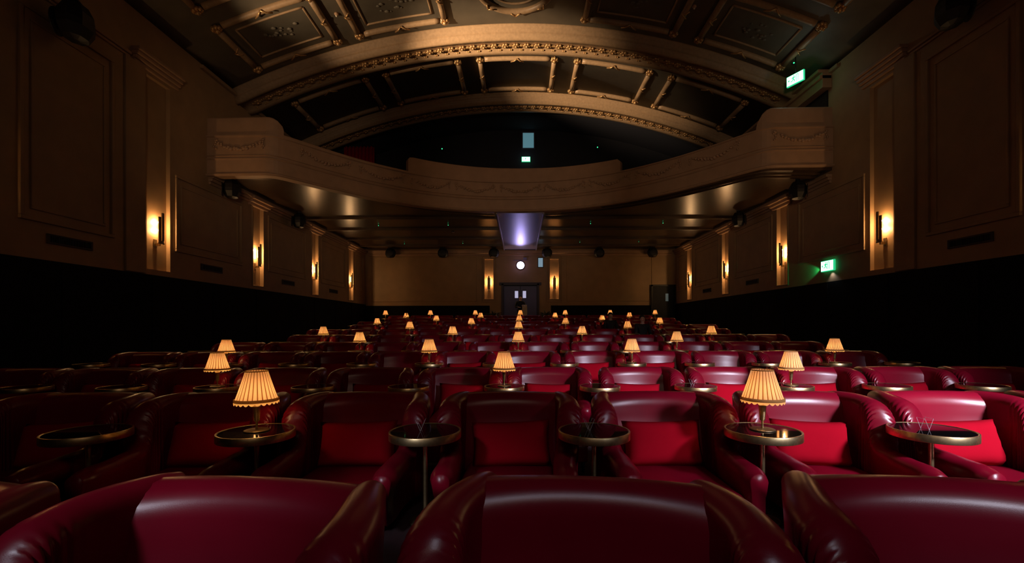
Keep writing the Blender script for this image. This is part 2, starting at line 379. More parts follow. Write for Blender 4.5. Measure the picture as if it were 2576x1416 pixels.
# soffit under the balcony
bm = B(); ring1 = []; 
zs_ = 4.40
top = [(x, front(x)+.05) for x in xs]
vb = [bm.verts.new((x, y, zabs(zs_))) for x, y in top]; vk = [bm.verts.new((x, YB, zabs(zs_))) for x, y in top]
for i in range(len(xs)-1): bm.faces.new((vb[i], vb[i+1], vk[i+1], vk[i]))
r = bmesh.ops.extrude_face_region(bm, geom=bm.faces[:])
for v in [g for g in r['geom'] if isinstance(g, bmesh.types.BMVert)]: v.co.z += .35
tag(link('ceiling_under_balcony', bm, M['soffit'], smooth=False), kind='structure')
def beam_curve(off, wid, drop):
    bm = B()
    for seg in ((-WX+.2, -1.0), (1.0, WX-.2)):
        rr = []
        n = 60
        for k in range(n+1):
            x = seg[0]+(seg[1]-seg[0])*k/n; nn = normal(x)
            f = front(x)
            sy = max(.35, -nn.y)
            ya = min(YB-.1, f+off/sy*.0+off); rr.append([(x, ya, zabs(zs_)), (x, ya, zabs(zs_-drop)), (x, ya+wid, zabs(zs_-drop)), (x, ya+wid, zabs(zs_))])
        loft(bm, rr)
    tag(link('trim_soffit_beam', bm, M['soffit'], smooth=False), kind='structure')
beam_curve(.28, .07, .05); beam_curve(.45, .10, .08)
for yy, wd, dr in ((18.3, .16, .10), (20.4, .16, .10), (22.6, .16, .10), (24.6, .14, .08)):
    bm = B()
    for s in (-1, 1): box(bm, *( (-WX+.2, -.95) if s < 0 else (.95, WX-.2)), yy, yy+wd, zabs(zs_-dr), zabs(zs_)+.01, .01)
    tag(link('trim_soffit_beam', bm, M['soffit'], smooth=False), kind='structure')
bm = B(); box(bm, -.88, .88, 17.5, YB-.01, zabs(zs_-.06), zabs(zs_)+.01)
for s in (-1, 1): box(bm, s*.90-.03, s*.90+.03, 17.5, YB-.01, zabs(zs_-.11), zabs(zs_)+.01, .01)
tag(link('trim_projection_channel', bm, M['trough'], smooth=False), kind='structure')
def px(x, y, zrel=None, d=None):
    if d is None: d = zrel*F/(CY-y)
    return ((x-CX)*d/F, d, zabs((CY-y)*d/F))
# small ceiling devices
k_ = 0
for (x, y) in ((953, 566), (1128, 565), (1486, 562), (1668, 561), (1018, 612), (1165, 611), (1459, 609), (1607, 608)):
    p = px(x, y, 4.38); side = 'left' if p[0] < 0 else 'right'
    depth = 'nearer row' if y < 590 else 'farther row'
    io = 'inner' if abs(p[0]) < 4.2 else 'outer'
    s_ = empty('ceiling_sensor', (p[0], p[1], zabs(zs_)), label='tiny green sensor light on balcony underside, %s %s one of the %s' % (io, side, depth), cat='sensor', group='green sensor lights under the balcony')
    bm = B(); lathe(bm, [(.045, 0), (.045, -.02), (.03, -.03)], 12); link('housing', bm, M['soffit'], s_)
    bm = B(); blob(bm, (0, -.02, -.035), .017 if y < 590 else .012, 8); link('light', bm, M['led'], s_)
for (x, y) in ((1140, 583), (1477, 580)):
    p = px(x, y, 4.38)
    s_ = empty('smoke_detector', (p[0], p[1], zabs(zs_)), label='small pale smoke detector under balcony, %s of the projector beam' % ('left' if x < CX else 'right'), cat='smoke detector')
    bm = B(); lathe(bm, [(.07, 0), (.07, -.02), (.05, -.05)], 16); link('housing', bm, M['trough'], s_)
    bm = B(); lathe(bm, [(.03, -.05), (.03, -.065), (.02, -.07)], 12); link('sensor_cap', bm, M['fascia'], s_)

# ------------------------------------------------------------------ vaulted ceiling
RV = (WX**2+4)/4.0
def vz(x): return 9.30-(RV-math.sqrt(RV*RV-x*x))
XV = [WX*math.sin(a)/1.0 for a in [PI/2*k/40 for k in range(-40, 41)]]
XV = [-WX+2*WX*k/80 for k in range(81)]
bm = B(); loft(bm, [[(x, y, zabs(vz(x))) for x in XV] + [(x, y, zabs(vz(x)+.15)) for x in XV[::-1]] for y in (3.0, 19.15)])
tag(link('ceiling', bm, M['vault']), kind='structure')
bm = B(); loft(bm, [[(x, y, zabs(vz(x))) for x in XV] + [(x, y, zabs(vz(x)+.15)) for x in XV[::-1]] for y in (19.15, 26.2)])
tag(link('ceiling_rear', bm, M['voidm']), kind='structure')  # same vault, its colour darkened for the unlit rear bay
def arch(y0, y1, depth=.36, n=90, rosettes=True):
    root = empty('trim_arch', (0, y0, 0), kind='structure'); root.location = (0, 0, 0)
    w_ = y1-y0
    P = [(y0-.12, 0.02), (y0-.12, -.04), (y0-.06, -.06), (y0-.06, -.10), (y0, -.14), (y0+.02, -.20), (y0+.02, -.24), (y0+.06, -.27), (y0+.08, -depth), (y0+w_*.22, -depth), (y0+w_*.24, -depth+.05),
         (y0+w_*.74, -depth+.05), (y0+w_*.76, -depth), (y1-.05, -depth), (y1, -depth+.05), (y1, -.1), (y1+.06, -.06), (y1+.06, .02)]
    bm = B(); rr = []
    for k in range(n+1):
        x = -WX+2*WX*k/n; rr.append([(x, y, zabs(vz(x)+dz)) for y, dz in P])
    loft(bm, rr); link('arch_band', bm, M['moulding'], root)
    # rosette
    bm = B()
    for q in range(6):
        a = q*PI/3; blob(bm, (.075*math.cos(a), .075*math.sin(a), -.03), .05, 8, (1, 1, .7))
    blob(bm, (0, 0, -.06), .04, 8)
    for s in (-1, 1): blob(bm, (s*.15, 0, -.02), .035, 6, (1, 1.8, .8)); blob(bm, (s*.15, .22, -.02), .03, 6)
    proto = link('rosette', bm, M['gilt'], root)
    xr = [-8.4+.345*k for k in range(49)]
    for k, x in enumerate(xr):
        o = proto if k == 0 else proto.copy()
        if k: C.objects.link(o); o.parent = root
        o.location = (x, y0+w_*.49, zabs(vz(x)-depth+.05)); o.rotation_euler = (0, math.asin(x/RV), 0)
    return root
arch(14.1, 15.05); arch(18.2, 19.1)
def pt(x, y, dz=0): return Vector((x, y, zabs(vz(x)-dz)))
leafb = None
def vpanel(x0, x1, y0, y1, ring=False):
    global leafb
    root = empty('trim_ceiling_panel', (0, 0, 0), kind='structure')
    def bar(pts, r): bm = B(); tube(bm, pts, r, 10); return link('moulding_bar', bm, M['moulding'], root)
    n = 16; g = .16
    for y in (y0, y1): bar([pt(x0+g+(x1-x0-2*g)*k/n, y, .03) for k in range(n+1)], .085)
    for x in (x0, x1): bar([pt(x, y0+g+(y1-y0-2*g)*k/4, .05) for k in range(5)], .085)
    if leafb is None:
        bm = B()
        for q in range(7):
            a = q*2*PI/7; blob(bm, (.09*math.cos(a), .09*math.sin(a), -.04), .055, 8, (1, 1, 1.1))
        blob(bm, (0, 0, -.10), .06, 8); lb = link('corner_boss', bm, M['gilt'], root); leafb = lb.data; first = lb
    for i, (x, y) in enumerate(((x0, y0), (x1, y0), (x0, y1), (x1, y1))):
        o = bpy.data.objects.new('corner_boss', leafb) if not (i == 0 and 'first' in dir() and False) else None
        C.objects.link(o); o.parent = root; o.location = pt(x, y, .02); o.rotation_euler = (0, math.asin(x/RV), random.uniform(0, 1))
    # ribbon ties
    for (mx, my, ax) in (((x0+x1)/2, y0, 0), ((x0+x1)/2, y1, 0), (x0, (y0+y1)/2, 1), (x1, (y0+y1)/2, 1)):
        bm = B()
        for s in (-1, 1):
            if ax == 0: tube(bm, [pt(mx, my-.10, .11), pt(mx+s*.10, my, .135), pt(mx+s*.22, my+.10, .10)], .022, 6)
            else: tube(bm, [pt(mx-.08, my, .12), pt(mx, my+s*.06, .15), pt(mx+.08, my+s*.14, .12)], .02, 6)
        link('ribbon_tie', bm, M['gilt'], root)
    # inner frame
    if y0 > 14: return
    bm = B(); ig = .32
    for y in (y0+ig, y1-ig): tube(bm, [pt(x0+ig+(x1-x0-2*ig)*k/n, y, .01) for k in range(n+1)], .03, 6)
    for x in (x0+ig, x1-ig): tube(bm, [pt(x, y0+ig+(y1-y0-2*ig)*k/4, .01) for k in range(5)], .03, 6)
    link('inner_frame', bm, M['moulding'], root)
    if ring:
        bm = B(); cx, cy = (x0+x1)/2, (y0+y1)/2; R = min(x1-x0, y1-y0)/2-.25
        tube(bm, [pt(cx+R*math.cos(a*PI/16), cy+R*math.sin(a*PI/16), .04) for a in range(33)], .07, 8); link('moulding_ring', bm, M['moulding'], root)
    else:
        bm = B(); cx, cy = (x0+x1)/2, (y0+y1)/2; rnd = random.Random(int(x0*10+y0))
        for q in range(16):
            a = rnd.uniform(0, 2*PI); rr = rnd.uniform(.05, .38); blob(bm, pt(cx+rr*math.cos(a)*1.4, cy+rr*math.sin(a)*.8, .0), rnd.uniform(.03, .06), 6, (1.5, 1, .6))
        link('arabesque', bm, M['vault'], root)
for (ya, yb, ring) in ((9.2, 11.05, False), (11.75, 13.6, True), (15.75, 17.75, False)):
    if ring or ya < 12: cols = [(-7.85, -5.45), (-4.8, -2.25), (1.95, 4.6), (5.35, 7.8)]
    else: cols = [(-7.8, -5.35), (-4.65, -2.15), (-1.38, 1.2), (2.0, 4.5), (5.25, 7.8)]
    for c in cols: vpanel(c[0], c[1], ya, yb)
root = empty('trim_ceiling_medallion', (0, 0, 0), kind='structure')
bm = B(); cx, cy, R = -.12, 12.35, 1.05
tube(bm, [pt(cx+R*math.cos(a*PI/24), cy+R*math.sin(a*PI/24), .04) for a in range(49)], .09, 10); link('moulding_ring', bm, M['moulding'], root)
bm = B(); tube(bm, [pt(cx+.75*math.cos(a*PI/24), cy+.75*math.sin(a*PI/24), .02) for a in range(49)], .03, 8); link('inner_ring', bm, M['moulding'], root)
for a in range(8):
    bm = B(); q = a*PI/4+PI/2; u = Vector((math.cos(q), math.sin(q)))
    for s in (-1, 1): tube(bm, [pt(cx+1.13*u.x, cy+1.13*u.y, .13), pt(cx+1.02*math.cos(q+s*.13), cy+1.02*math.sin(q+s*.13), .14)], .022, 6)
    link('ribbon_tie', bm, M['gilt'], root)
for (x, y) in ((848, 33), (1748, 16)):
    d = 12.2; X = (x-CX)*d/F
    for _ in range(6): d = vz(X)*F/(CY-y); X = (x-CX)*d/F
    s_ = empty('ceiling_sensor', (X, d, zabs(vz(X))), label='small pale round sensor on the vault, %s of centre' % ('left' if X < 0 else 'right'), cat='sensor')
    bm = B(); lathe(bm, [(.06, .02), (.06, -.03), (.03, -.06)], 16); link('housing', bm, M['fascia'], s_)
    bm = B(); blob(bm, (0, 0, -.065), .03, 8); link('dome', bm, M['pale'], s_)
# upper auditorium: back wall, exit, side opening
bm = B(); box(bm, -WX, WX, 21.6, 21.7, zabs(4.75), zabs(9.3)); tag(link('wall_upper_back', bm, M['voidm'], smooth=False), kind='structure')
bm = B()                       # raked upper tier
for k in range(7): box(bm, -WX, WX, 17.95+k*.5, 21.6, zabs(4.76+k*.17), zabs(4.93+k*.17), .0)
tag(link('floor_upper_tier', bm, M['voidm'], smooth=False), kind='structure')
# foyer screens above the upper tier
p = px(1330, 353, d=21.55)
wn = empty('window_2', (p[0], 21.59, p[2]), kind='structure')
link('pane', box(B(), -.26, .26, -.02, 0, -.36, .36), M['upwin'], wn, smooth=False)
bm = B()
for (a, b_, c, d) in ((-.32, -.26, -.42, .42), (.26, .32, -.42, .42), (-.26, .26, .36, .42), (-.26, .26, -.42, -.36), (-.40, .40, .56, .60)): box(bm, a, b_, -.05, 0, c, d)
link('window_frame', bm, M['frame'], wn, smooth=False)
def exit_sign(loc, rz, label, sc=1.0, dirn=1):
    e = empty('exit_sign', loc, rz, label=label, cat='exit sign')
    w2, h2 = .25*sc, .135*sc
    link('casing', box(B(), -w2-.02, w2+.02, 0, .06, -h2-.02, h2+.02, .008), M['signg'], e, smooth=False)
    link('lit_face', box(B(), -w2, w2, -.008, 0, -h2, h2), M['signw'], e, smooth=False)
    # pictogram: running figure, doorway, arrow
    bm = B()
    def bar(a, b_, r=.012): tube(bm, [(a[0]*sc, -.012, a[1]*sc), (b_[0]*sc, -.012, b_[1]*sc)], r*sc, 6)
    blob(bm, (-.02*sc, -.012, .085*sc), .018*sc, 8); bar((-.03, .06), (-.045, 0), .016)
    bar((-.03, .055), (.01, .03)); bar((.01, .03), (.02, .05)); bar((-.03, .055), (-.075, .045)); bar((-.075, .045), (-.085, .015))
    bar((-.045, 0), (-.005, -.03)); bar((-.005, -.03), (-.01, -.08)); bar((-.045, 0), (-.075, -.045)); bar((-.075, -.045), (-.12, -.05))
    bar((.05, -.10), (.05, .10), .008); bar((.05, .10), (.11, .10), .008); bar((.11, .10), (.11, -.10), .008)
    bar((-.20, 0), (-.15, 0), .010); bar((-.20, 0), (-.175, .03), .010); bar((-.20, 0), (-.175, -.03), .010)
    link('running_man_pictogram', bm, M['signg'], e)
    return e
# lit green exit sign on the right wall
exit_sign((WX-.10, 12.98, zabs(1.70)), -PI/2, 'lit green running-man exit sign low on the right wall between two sconces')
lamp('SPOT', (WX-.09, 13.30, zabs(1.66)), 14.0, (0.02, 1.0, 0.32), .02, (WX+.02, 14.3, zabs(1.60)), 50, .6, name='exit_sign_green_spill')
lamp('SPOT', (WX-.07, 12.9, zabs(1.53)), 2.5, (0.80, 0.85, 1.0), .02, (WX-.01, 12.85, zabs(1.1)), 110, .8, name='exit_sign_down_spill')
p = px(1324, 400, d=21.5)
exit_sign((p[0], 21.52, p[2]), 0, 'small bright exit sign above the centre of the balcony front', .75)
lamp('POINT', (p[0], 21.2, p[2]+.1), .9, (0.6, 0.85, 1.0), .05, name='exit_sign_spill')
p = px(2001, 199, d=13.0)
es_ = exit_sign((p[0], p[1], p[2]), -1.15, 'white glowing exit sign high at upper right under the vault', .95)
bm = B(); tube(bm, [(0, .03, .12), (0, .03, zabs(vz(p[0]))-p[2]+.03)], .012, 6); link('hanging_rod', bm, M['black'], es_)
lamp('POINT', (p[0]-.05, p[1]-.25, p[2]-.1), 1.6, (0.72, 0.92, 0.90), .05, name='exit_sign_spill')
for (x, y, dd, lab) in ((1113, 374, 21.35, 'green pilot light on dark upper back wall, left one'), (1504, 371, 21.35, 'green pilot light on dark upper back wall, right one'), (1998, 160, 13.05, 'green pilot light just above the white exit sign at upper right')):
    p = px(x, y, d=dd); s_ = empty('pilot_light', p, label=lab, cat='pilot light')
    link('housing', box(B(), -.03, .03, .0, .06 if dd < 20 else .3, -.03, .03, .005), M['black'], s_, smooth=False)
    bm = B(); blob(bm, (0, -.01, 0), .028 if dd > 20 else .02, 8); link('light', bm, M['led'], s_)
# box at right end above the balcony with sloping beam
bm = B(); loft(bm, [[(8.84, y, zabs(z)) for y, z in ((12.9, 7.18), (12.9, 6.75), (14.9, 6.75), (14.9, 7.18))], [(8.58, y, zabs(z)) for y, z in ((12.9, 7.18), (12.9, 6.75), (14.9, 6.75), (14.9, 7.18))]])
box(bm, 8.50, 8.84, 12.9, 15.2, zabs(7.0), zabs(7.10), .01); box(bm, 8.45, 8.84, 12.9, 18.0, zabs(7.18), zabs(7.26), .01)
tag(link('trim_box_lintel_right', bm, M['fascia'], smooth=False), kind='structure')
bm = B(); box(bm, 8.80, 8.845, 13.05, 14.1, zabs(5.3), zabs(6.74)); d3 = tag(link('door_3', bm, M['black'], smooth=False), kind='structure')
# folded drapes glimpsed through the left gap of the balcony
for i, (xa, m, lab) in enumerate(((-7.5, M['velvet'], 'dark red curtain hanging above the left of the balcony'), )):
    bm = B(); n = 60; yy = 19.4
    rr = [[(xa+1.3*k/n*1.0-.0, yy+.09*math.sin(k*.9)+off, 0) for k in range(n+1)] for off in (0,)]
    f_ = [(xa+1.3*k/n, yy+.09*math.sin(k*.9)) for k in range(n+1)]; bk = [(x, y+.04) for x, y in f_[::-1]]
    loft(bm, [[(x, y, z) for x, y in f_+bk] for z in (zabs(5.3), zabs(7.65))])
    tag(link('curtain', bm, m), lab, 'curtain')

# ------------------------------------------------------------------ speakers
def make_speaker():
    r = empty('speaker')
    bm = B(); lathe(bm, [(.10, .30), (.20, .27), (.29, .12), (.30, 0), (.29, -.10), (.20, -.25), (.06, -.28)], 8)
    for v in bm.verts: v.co.y *= .8
    link('cabinet', bm, M['black'], r, smooth=False)
    bm = B(); lathe(bm, [(.22, 0), (.22, .015), (.20, .02)], 24)
    for v in bm.verts: v.co = Vector((v.co.x, -.235-v.co.z, v.co.y*.95-.02))
    link('grille', bm, M['black'], r)
    bm = B(); box(bm, -.03, .03, -.02, .02, .26, .33); box(bm, -.14, .14, -.06, .06, .33, .36); link('bracket', bm, M['black'], r, smooth=False)
    return r
sp = make_speaker(); first = True
spk = [(-8.4, 8.62, 5.74, 1.16, -1.2, 'round black speaker high on the left wall nearest the camera', 'w'),
       (8.4, 8.85, 6.12, 1.10, 1.2, 'round black speaker high on the right wall nearest the camera', 'w'),
       (-8.45, 13.35, 4.02, 1.0, -1.0, 'black speaker on left wall under the end of the balcony', 'c'),
       (-8.45, 17.4, 4.02, 1.0, -1.0, 'black speaker on left wall under the balcony between two sconces', 'c'),
       (8.3, 13.6, 4.02, 1.0, 1.0, 'black speaker on right wall under the end of the balcony', 'c'),
       (8.3, 17.3, 4.02, 1.0, 1.0, 'black speaker on right wall under the balcony between two sconces', 'c')]
for i, X in enumerate((-7.25, -4.32, -1.47, 1.50, 4.42, 7.4)):
    spk.append((X, 25.45, 4.08, .98, 0, 'black speaker along the top of back wall, %s from the left' % ORD[i+1], 'c'))
for (x, y, z, s, rz, lab, kd) in spk:
    if first: o = sp; first = False; o.location = (x, y, zabs(z)); o.rotation_euler = (0, 0, rz)
    else: o = dup(sp, (x, y, zabs(z)), rz)
    o.scale = (s, s, s if kd == 'w' else .92*s); tag(o, lab, 'speaker', 'black surround speakers')
# wall bracket arms for the two wall-hung speakers
for c in sp.children:
    pass
# ------------------------------------------------------------------ grilles
gp = None
for side, sx in (('left', -1), ('right', 1)):
    for i, (y0, y1) in enumerate(((8.5, 9.4), (12.6, 13.5), (16.9, 17.8), (21.1, 22.0))):
        if side == 'right' and i == 1: continue
        if gp is None:
            gp = empty('air_grille'); bm = B()
            for (a, b_, c, d) in ((-.45, -.41, -.09, .09), (.41, .45, -.09, .09), (-.41, .41, .06, .09), (-.41, .41, -.09, -.06)): box(bm, a, b_, -.03, 0, c, d)
            link('grille_frame', bm, M['grille'], gp, smooth=False)
            bm = B(); box(bm, -.41, .41, -.006, 0, -.06, .06)
            for q in range(24): box(bm, -.40+q*.034, -.385+q*.034, -.02, -.005, -.06, .06)
            link('grille_bars', bm, M['black'], gp, smooth=False); o = gp
        else: o = dup(gp, (0, 0, 0), 0)
        o.location = (sx*WX, (y0+y1)/2, zabs(1.66)); o.rotation_euler = (0, 0, -sx*PI/2)
        tag(o, 'dark rectangular air grille low on the %s wall, %s from the camera' % (side, ORD[i+1] if side == 'left' or i == 0 else ORD[i]), 'air grille', 'air grilles on the side walls')

# ------------------------------------------------------------------ wall sconces
def make_sconce():
    r = empty('wall_sconce')
    # faceted brass shield standing off the wall; local -y points into the room
    bm = B(); rr = []
    for k in range(9):
        a = -PI/2+PI*k/8; rr.append((.085*math.sin(a), -.15-.035*math.cos(a)))
    ring = rr+[(x*.88, y+.01) for x, y in rr[::-1]]
    loft(bm, [[(x, y, -.42) for x, y in ring], [(x, y, .24) for x, y in ring]])
    link('shield', bm, M['oldbrass'], r, smooth=False)
    bm = B(); rr2 = [(x*.45, y-.035) for x, y in rr]; ring = rr2+[(x*.8, y+.01) for x, y in rr2[::-1]]
    loft(bm, [[(x, y, -.34) for x, y in ring], [(x, y, .34) for x, y in ring]]); link('fin', bm, M['oldbrass'], r, smooth=False)
    bm = B(); box(bm, -.02, .02, -.13, .0, -.46, -.40); box(bm, -.05, .05, -.015, .0, -.50, -.30, .005); box(bm, -.09, .09, -.17, -.14, -.41, -.39); link('wall_bracket', bm, M['oldbrass'], r, smooth=False)
    bm = B(); lathe(bm, [(.010, -.12), (.018, -.11), (.020, .10), (.010, .12)], 12, (0, -.110, 0)); lt = link('light_tube', bm, M['tube'], r)
    return r
sc0 = make_sconce(); first = True
pos = []
for side, sx in (('left', -1), ('right', 1)):
    for i, ny in enumerate(NICHES):
        pos.append((sx*(WX+.095), ny, zabs(2.44), -sx*PI/2, 'tall brass wall sconce glowing in its niche on the %s wall, %s' % (side, ['just outside the frame', 'nearest the camera', 'second from the camera', 'third from the camera', 'farthest from the camera'][i])))
for cx, lab in ((-1.78, 'left'), (1.94, 'right')): pos.append((cx, YB-.02, zabs(2.50), 0, 'tall brass wall sconce on the back wall, %s of the double door' % lab))
for (x, y, z, rz, lab) in pos:
    if first: o = sc0; first = False; o.location = (x, y, z); o.rotation_euler = (0, 0, rz)
    else: o = dup(sc0, (x, y, z), rz)
    tag(o, lab, 'wall sconce', 'brass wall sconces')
    f = Vector((0, -.048, .06)); f.rotate(Euler((0, 0, rz)))
    for dz in (.06, -.14): lamp('POINT', Vector((x, y, z+dz))+f, 15, (1.0, 0.56, 0.24), .015, name='sconce_bulb_light')

# ------------------------------------------------------------------ armchair
PATH = [(.375, .10), (.385, .05), (.405, -.02), (.43, -.10), (.447, -.18), (.452, -.26), (.450, -.33), (.444, -.375), (.436, -.405), (.428, -.425), (.420, -.445), (.405, -.50), (.395, -.60), (.39, -.72), (.39, -.86), (.39, -.95)]
HT = [.775, .785, .79, .79, .785, .775, .755, .715, .655, .58, .51, .46, .45, .44, .435, .41]
TH = [.10, .115, .13, .14, .15, .165, .178, .182, .18, .172, .165, .155, .15, .155, .16, .13]
def wing_mesh(s, fine=True):
    n = len(PATH); N = 120
    def ev(arr, u): return smoothinterp([(i, a) for i, a in enumerate(arr)], u)
    X = [p[0] for p in PATH]; Y = [p[1] for p in PATH]; rings = []
    for k in range(N+1):
        u = (n-1)*k/N; x, y, h, t = ev(X, u), ev(Y, u), ev(HT, u), ev(TH, u)
        e = .05; tx, ty = ev(X, min(n-1, u+e))-ev(X, max(0, u-e)), ev(Y, min(n-1, u+e))-ev(Y, max(0, u-e)); L = math.hypot(tx, ty); tx /= L; ty /= L
        nx, ny = -ty, tx                                   # outward (to +x)
        if nx < 0 and abs(ty) > .3: nx, ny = -nx, -ny
        if nx < 0: nx, ny = -nx, -ny
        ru = 1.0
        if 4.6 < u < 10.4:                                  # gathered leather around the wing's front curve
            amp = .21*math.sin(PI*(u-4.6)/5.8); ru = 1-amp*(1-abs(math.sin(u*PI*1.9))**.55)*1.6
        cr = 1-.18*max(0, (u-(n-1.8))/.8)
        r = t/2*ru*cr; hz = h-r*.95; sec = []
        lean = .06*max(0, 1-u/8)
        sec.append((-r*.75-lean, .13)); sec.append((-r*.85-lean*.9, .28)); sec.append((-r*.92-lean*.4, (.28+hz)/2)); 
        for q in range(11):
            a = PI-PI*q/10; sec.append((r*math.cos(a)*(1.0 if a > PI/2 else 1.05), hz+r*.95*math.sin(a)))
        sec.append((r*.80, hz-(hz-.1)*.35)); sec.append((r*.72, .28)); sec.append((r*.70, .10))
        rings.append([(s*(x+nx*o), y+ny*o, z) for o, z in sec])
    bm = B(); loft(bm, rings); return bm
def make_chair():
    r = empty('armchair')
    # reclined back panel with rolled top
    bm = B(); rings = []; N = 20
    for k in range(N+1):
        x = -.40+.80*k/N; c = (abs(x)/.40)**2.2; yo = -.07*c; dz = .006*(1-c)
        sec = [(-.13+yo, .20), (-.12+yo, .34), (-.095+yo, .45), (-.070+yo, .55), (-.055+yo, .61)]
        for q in range(9):
            a = PI*.98-PI*.98*q/8; sec.append((.045+yo*.6*(q < 6)*(1-q/8)+.095*math.cos(a)+yo*.4*(1-q/8), .665+dz+.115*math.sin(a)))
        sec += [(.13, .60), (.135, .35), (.12, .10), (.0, .10), (-.1, .16)]
        rings.append([(x, y, z) for y, z in sec])
    loft(bm, rings); link('backrest', bm, M['leather'], r)
    for s in (-1, 1): link('wing_arm', wing_mesh(s), M['leather'], r)
    bm = B(); box(bm, -.335, .335, -.93, -.09, .12, .265, .05)
    for v in bm.verts:
        if v.co.z > .22: v.co.z += .02*(1-(v.co.x/.335)**2)*(1-((v.co.y+.51)/.42)**2)
    link('seat', bm, M['leather'], r)
    bm = B(); box(bm, -.36, .36, -.90, .09, .075, .14, .012); link('base', bm, M['leather'], r, smooth=False)
    for x in (-.32, .32):
        for y in (-.84, .03):
            bm = B(); lathe(bm, [(.018, 0), (.02, .02), (.028, .08)], 10, (x, y, 0)); link('leg', bm, M['black'], r)
    return r
chair0 = make_chair(); used = [False]
def place(proto, flag, loc, rz, label, group, cat):
    if not flag[0]: flag[0] = True; o = proto; o.location = loc; o.rotation_euler = (0, 0, rz)
    else: o = dup(proto, loc, rz)
    return tag(o, label, cat, group)
# cushion
def cushion_mesh(w_=.305, h_=.175, t=.095, seed=0):
    bm = B(); n = 14; m_ = 10; rnd = random.Random(seed)
    V = {}
    for s in (1, -1):
        for i in range(n+1):
            for j in range(m_+1):
                u = -1+2*i/n; v = -1+2*j/m_
                d = (1-u**4)*(1-v**4); pin = 1-.06*(1-v*v)*0-.05*(1-abs(u))*abs(v)
                edge = (abs(u) == 1 or abs(v) == 1)
                if edge and s == -1: V[s, i, j] = V[1, i, j]; continue
                x = w_*u*(1-.06*(1-v*v)); z = h_*v*(1-.07*(1-u*u)); y = -s*t*math.sqrt(max(0, d))**.8+(rnd.uniform(-.004, .004) if not edge else 0)
                V[s, i, j] = bm.verts.new((x, y, z))
    for s in (1, -1):
        for i in range(n):
            for j in range(m_):
                q = [V[s, i, j], V[s, i+1, j], V[s, i+1, j+1], V[s, i, j+1]]
                bm.faces.new(q if s == 1 else q[::-1])
    me = bpy.data.meshes.new('cushion'); bmesh.ops.recalc_face_normals(bm, faces=bm.faces[:]); bm.to_mesh(me); bm.free()
    for p in me.polygons: p.use_smooth = True
    me.materials.append(M['velvet']); return me
cush = [cushion_mesh(seed=k) for k in range(3)]
# table
def make_table():
    r = empty('side_table')
    bm = B(); lathe(bm, [(.228, .585), (.228, .6185), (.226, .619)], 48); link('glass_top', bm, M['glass'], r, smooth=False)
    bm = B(); lathe(bm, [(.222, .570), (.241, .570), (.2415, .572), (.2415, .6195), (.240, .6215), (.230, .6215), (.229, .610), (.222, .585)], 64, cap=False); link('brass_rim', bm, M['brass'], r)
    bm = B(); lathe(bm, [(.018, .02), (.016, .06), (.016, .50), (.020, .56), (.05, .585)], 20); link('post', bm, M['brass'], r)
    bm = B(); lathe(bm, [(.11, 0), (.11, .010), (.09, .018), (.02, .024)], 32); link('foot', bm, M['oldbrass'], r)
    return r
table0 = make_table(); tused = [False]
# lamp
def make_lamp():
    r = empty('table_lamp')
    bm = B(); lathe(bm, [(.080, 0), (.080, .006), (.074, .009), (.012, .013)], 40); link('base', bm, M['oldbrass'], r)
    bm = B(); lathe(bm, [(.011, .012), (.0075, .02), (.0075, .060), (.016, .066), (.018, .070), (.025, .165), (.026, .172), (.012, .178), (.012, .192), (.016, .196), (.016, .215), (.008, .225)], 20); link('stem', bm, M['brass'], r)
    # pleated shade
    bm = B(); n = 26; sub = 8; rings = []
    for k in range(11):
        t = k/10; z = .205+.205*t; R = .134+(.068-.134)*(t**.92)
        ring = []
        for i in range(n*sub):
            a = 2*PI*i/(n*sub); ph = (i % sub)/sub; q = abs(math.sin(PI*ph))**.6
            R2 = R*(1-.055*(1-q)); ring.append((R2*math.cos(a), R2*math.sin(a), z))
        rings.append(ring)
    loft(bm, rings, caps=False)
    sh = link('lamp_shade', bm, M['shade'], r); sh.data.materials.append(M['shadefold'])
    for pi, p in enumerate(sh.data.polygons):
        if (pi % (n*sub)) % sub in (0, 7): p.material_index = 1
    bm = B(); lathe(bm, [(.1355, .203), (.138, .206), (.1365, .222), (.133, .224)], 48, cap=False); link('braid', bm, M['trimm'], sh)
    bm = B(); lathe(bm, [(.070, .405), (.071, .404), (.0705, .411), (.068, .411)], 40, cap=False); link('braid', bm, M['trimm'], sh)
    bm = B(); n = 144; up = [bm.verts.new((.136*math.cos(2*PI*i/n), .136*math.sin(2*PI*i/n), .206)) for i in range(n)]
    dn = [bm.verts.new((.137*math.cos(2*PI*i/n), .137*math.sin(2*PI*i/n), .198-.013*abs(math.sin(PI*i/6)))) for i in range(n)]
    for i in range(n): bm.faces.new((up[i], up[(i+1) % n], dn[(i+1) % n], dn[i]))
    link('scalloped_fringe', bm, M['fringe'], sh)
    bm = B(); lathe(bm, [(.005, .225), (.011, .235), (.013, .250), (.009, .27), (.003, .28)], 14); link('bulb', bm, M['bulb'], r)
    bm = B(); tube(bm, [(-.068, 0, .395), (.068, 0, .395)], .0015, 4); tube(bm, [(0, -.068, .395), (0, .068, .395)], .0015, 4); link('shade_ring', bm, M['oldbrass'], r)
    return r
lamp0 = make_lamp(); lused = [False]
LAMPCOL = (1.0, 0.56, 0.24)

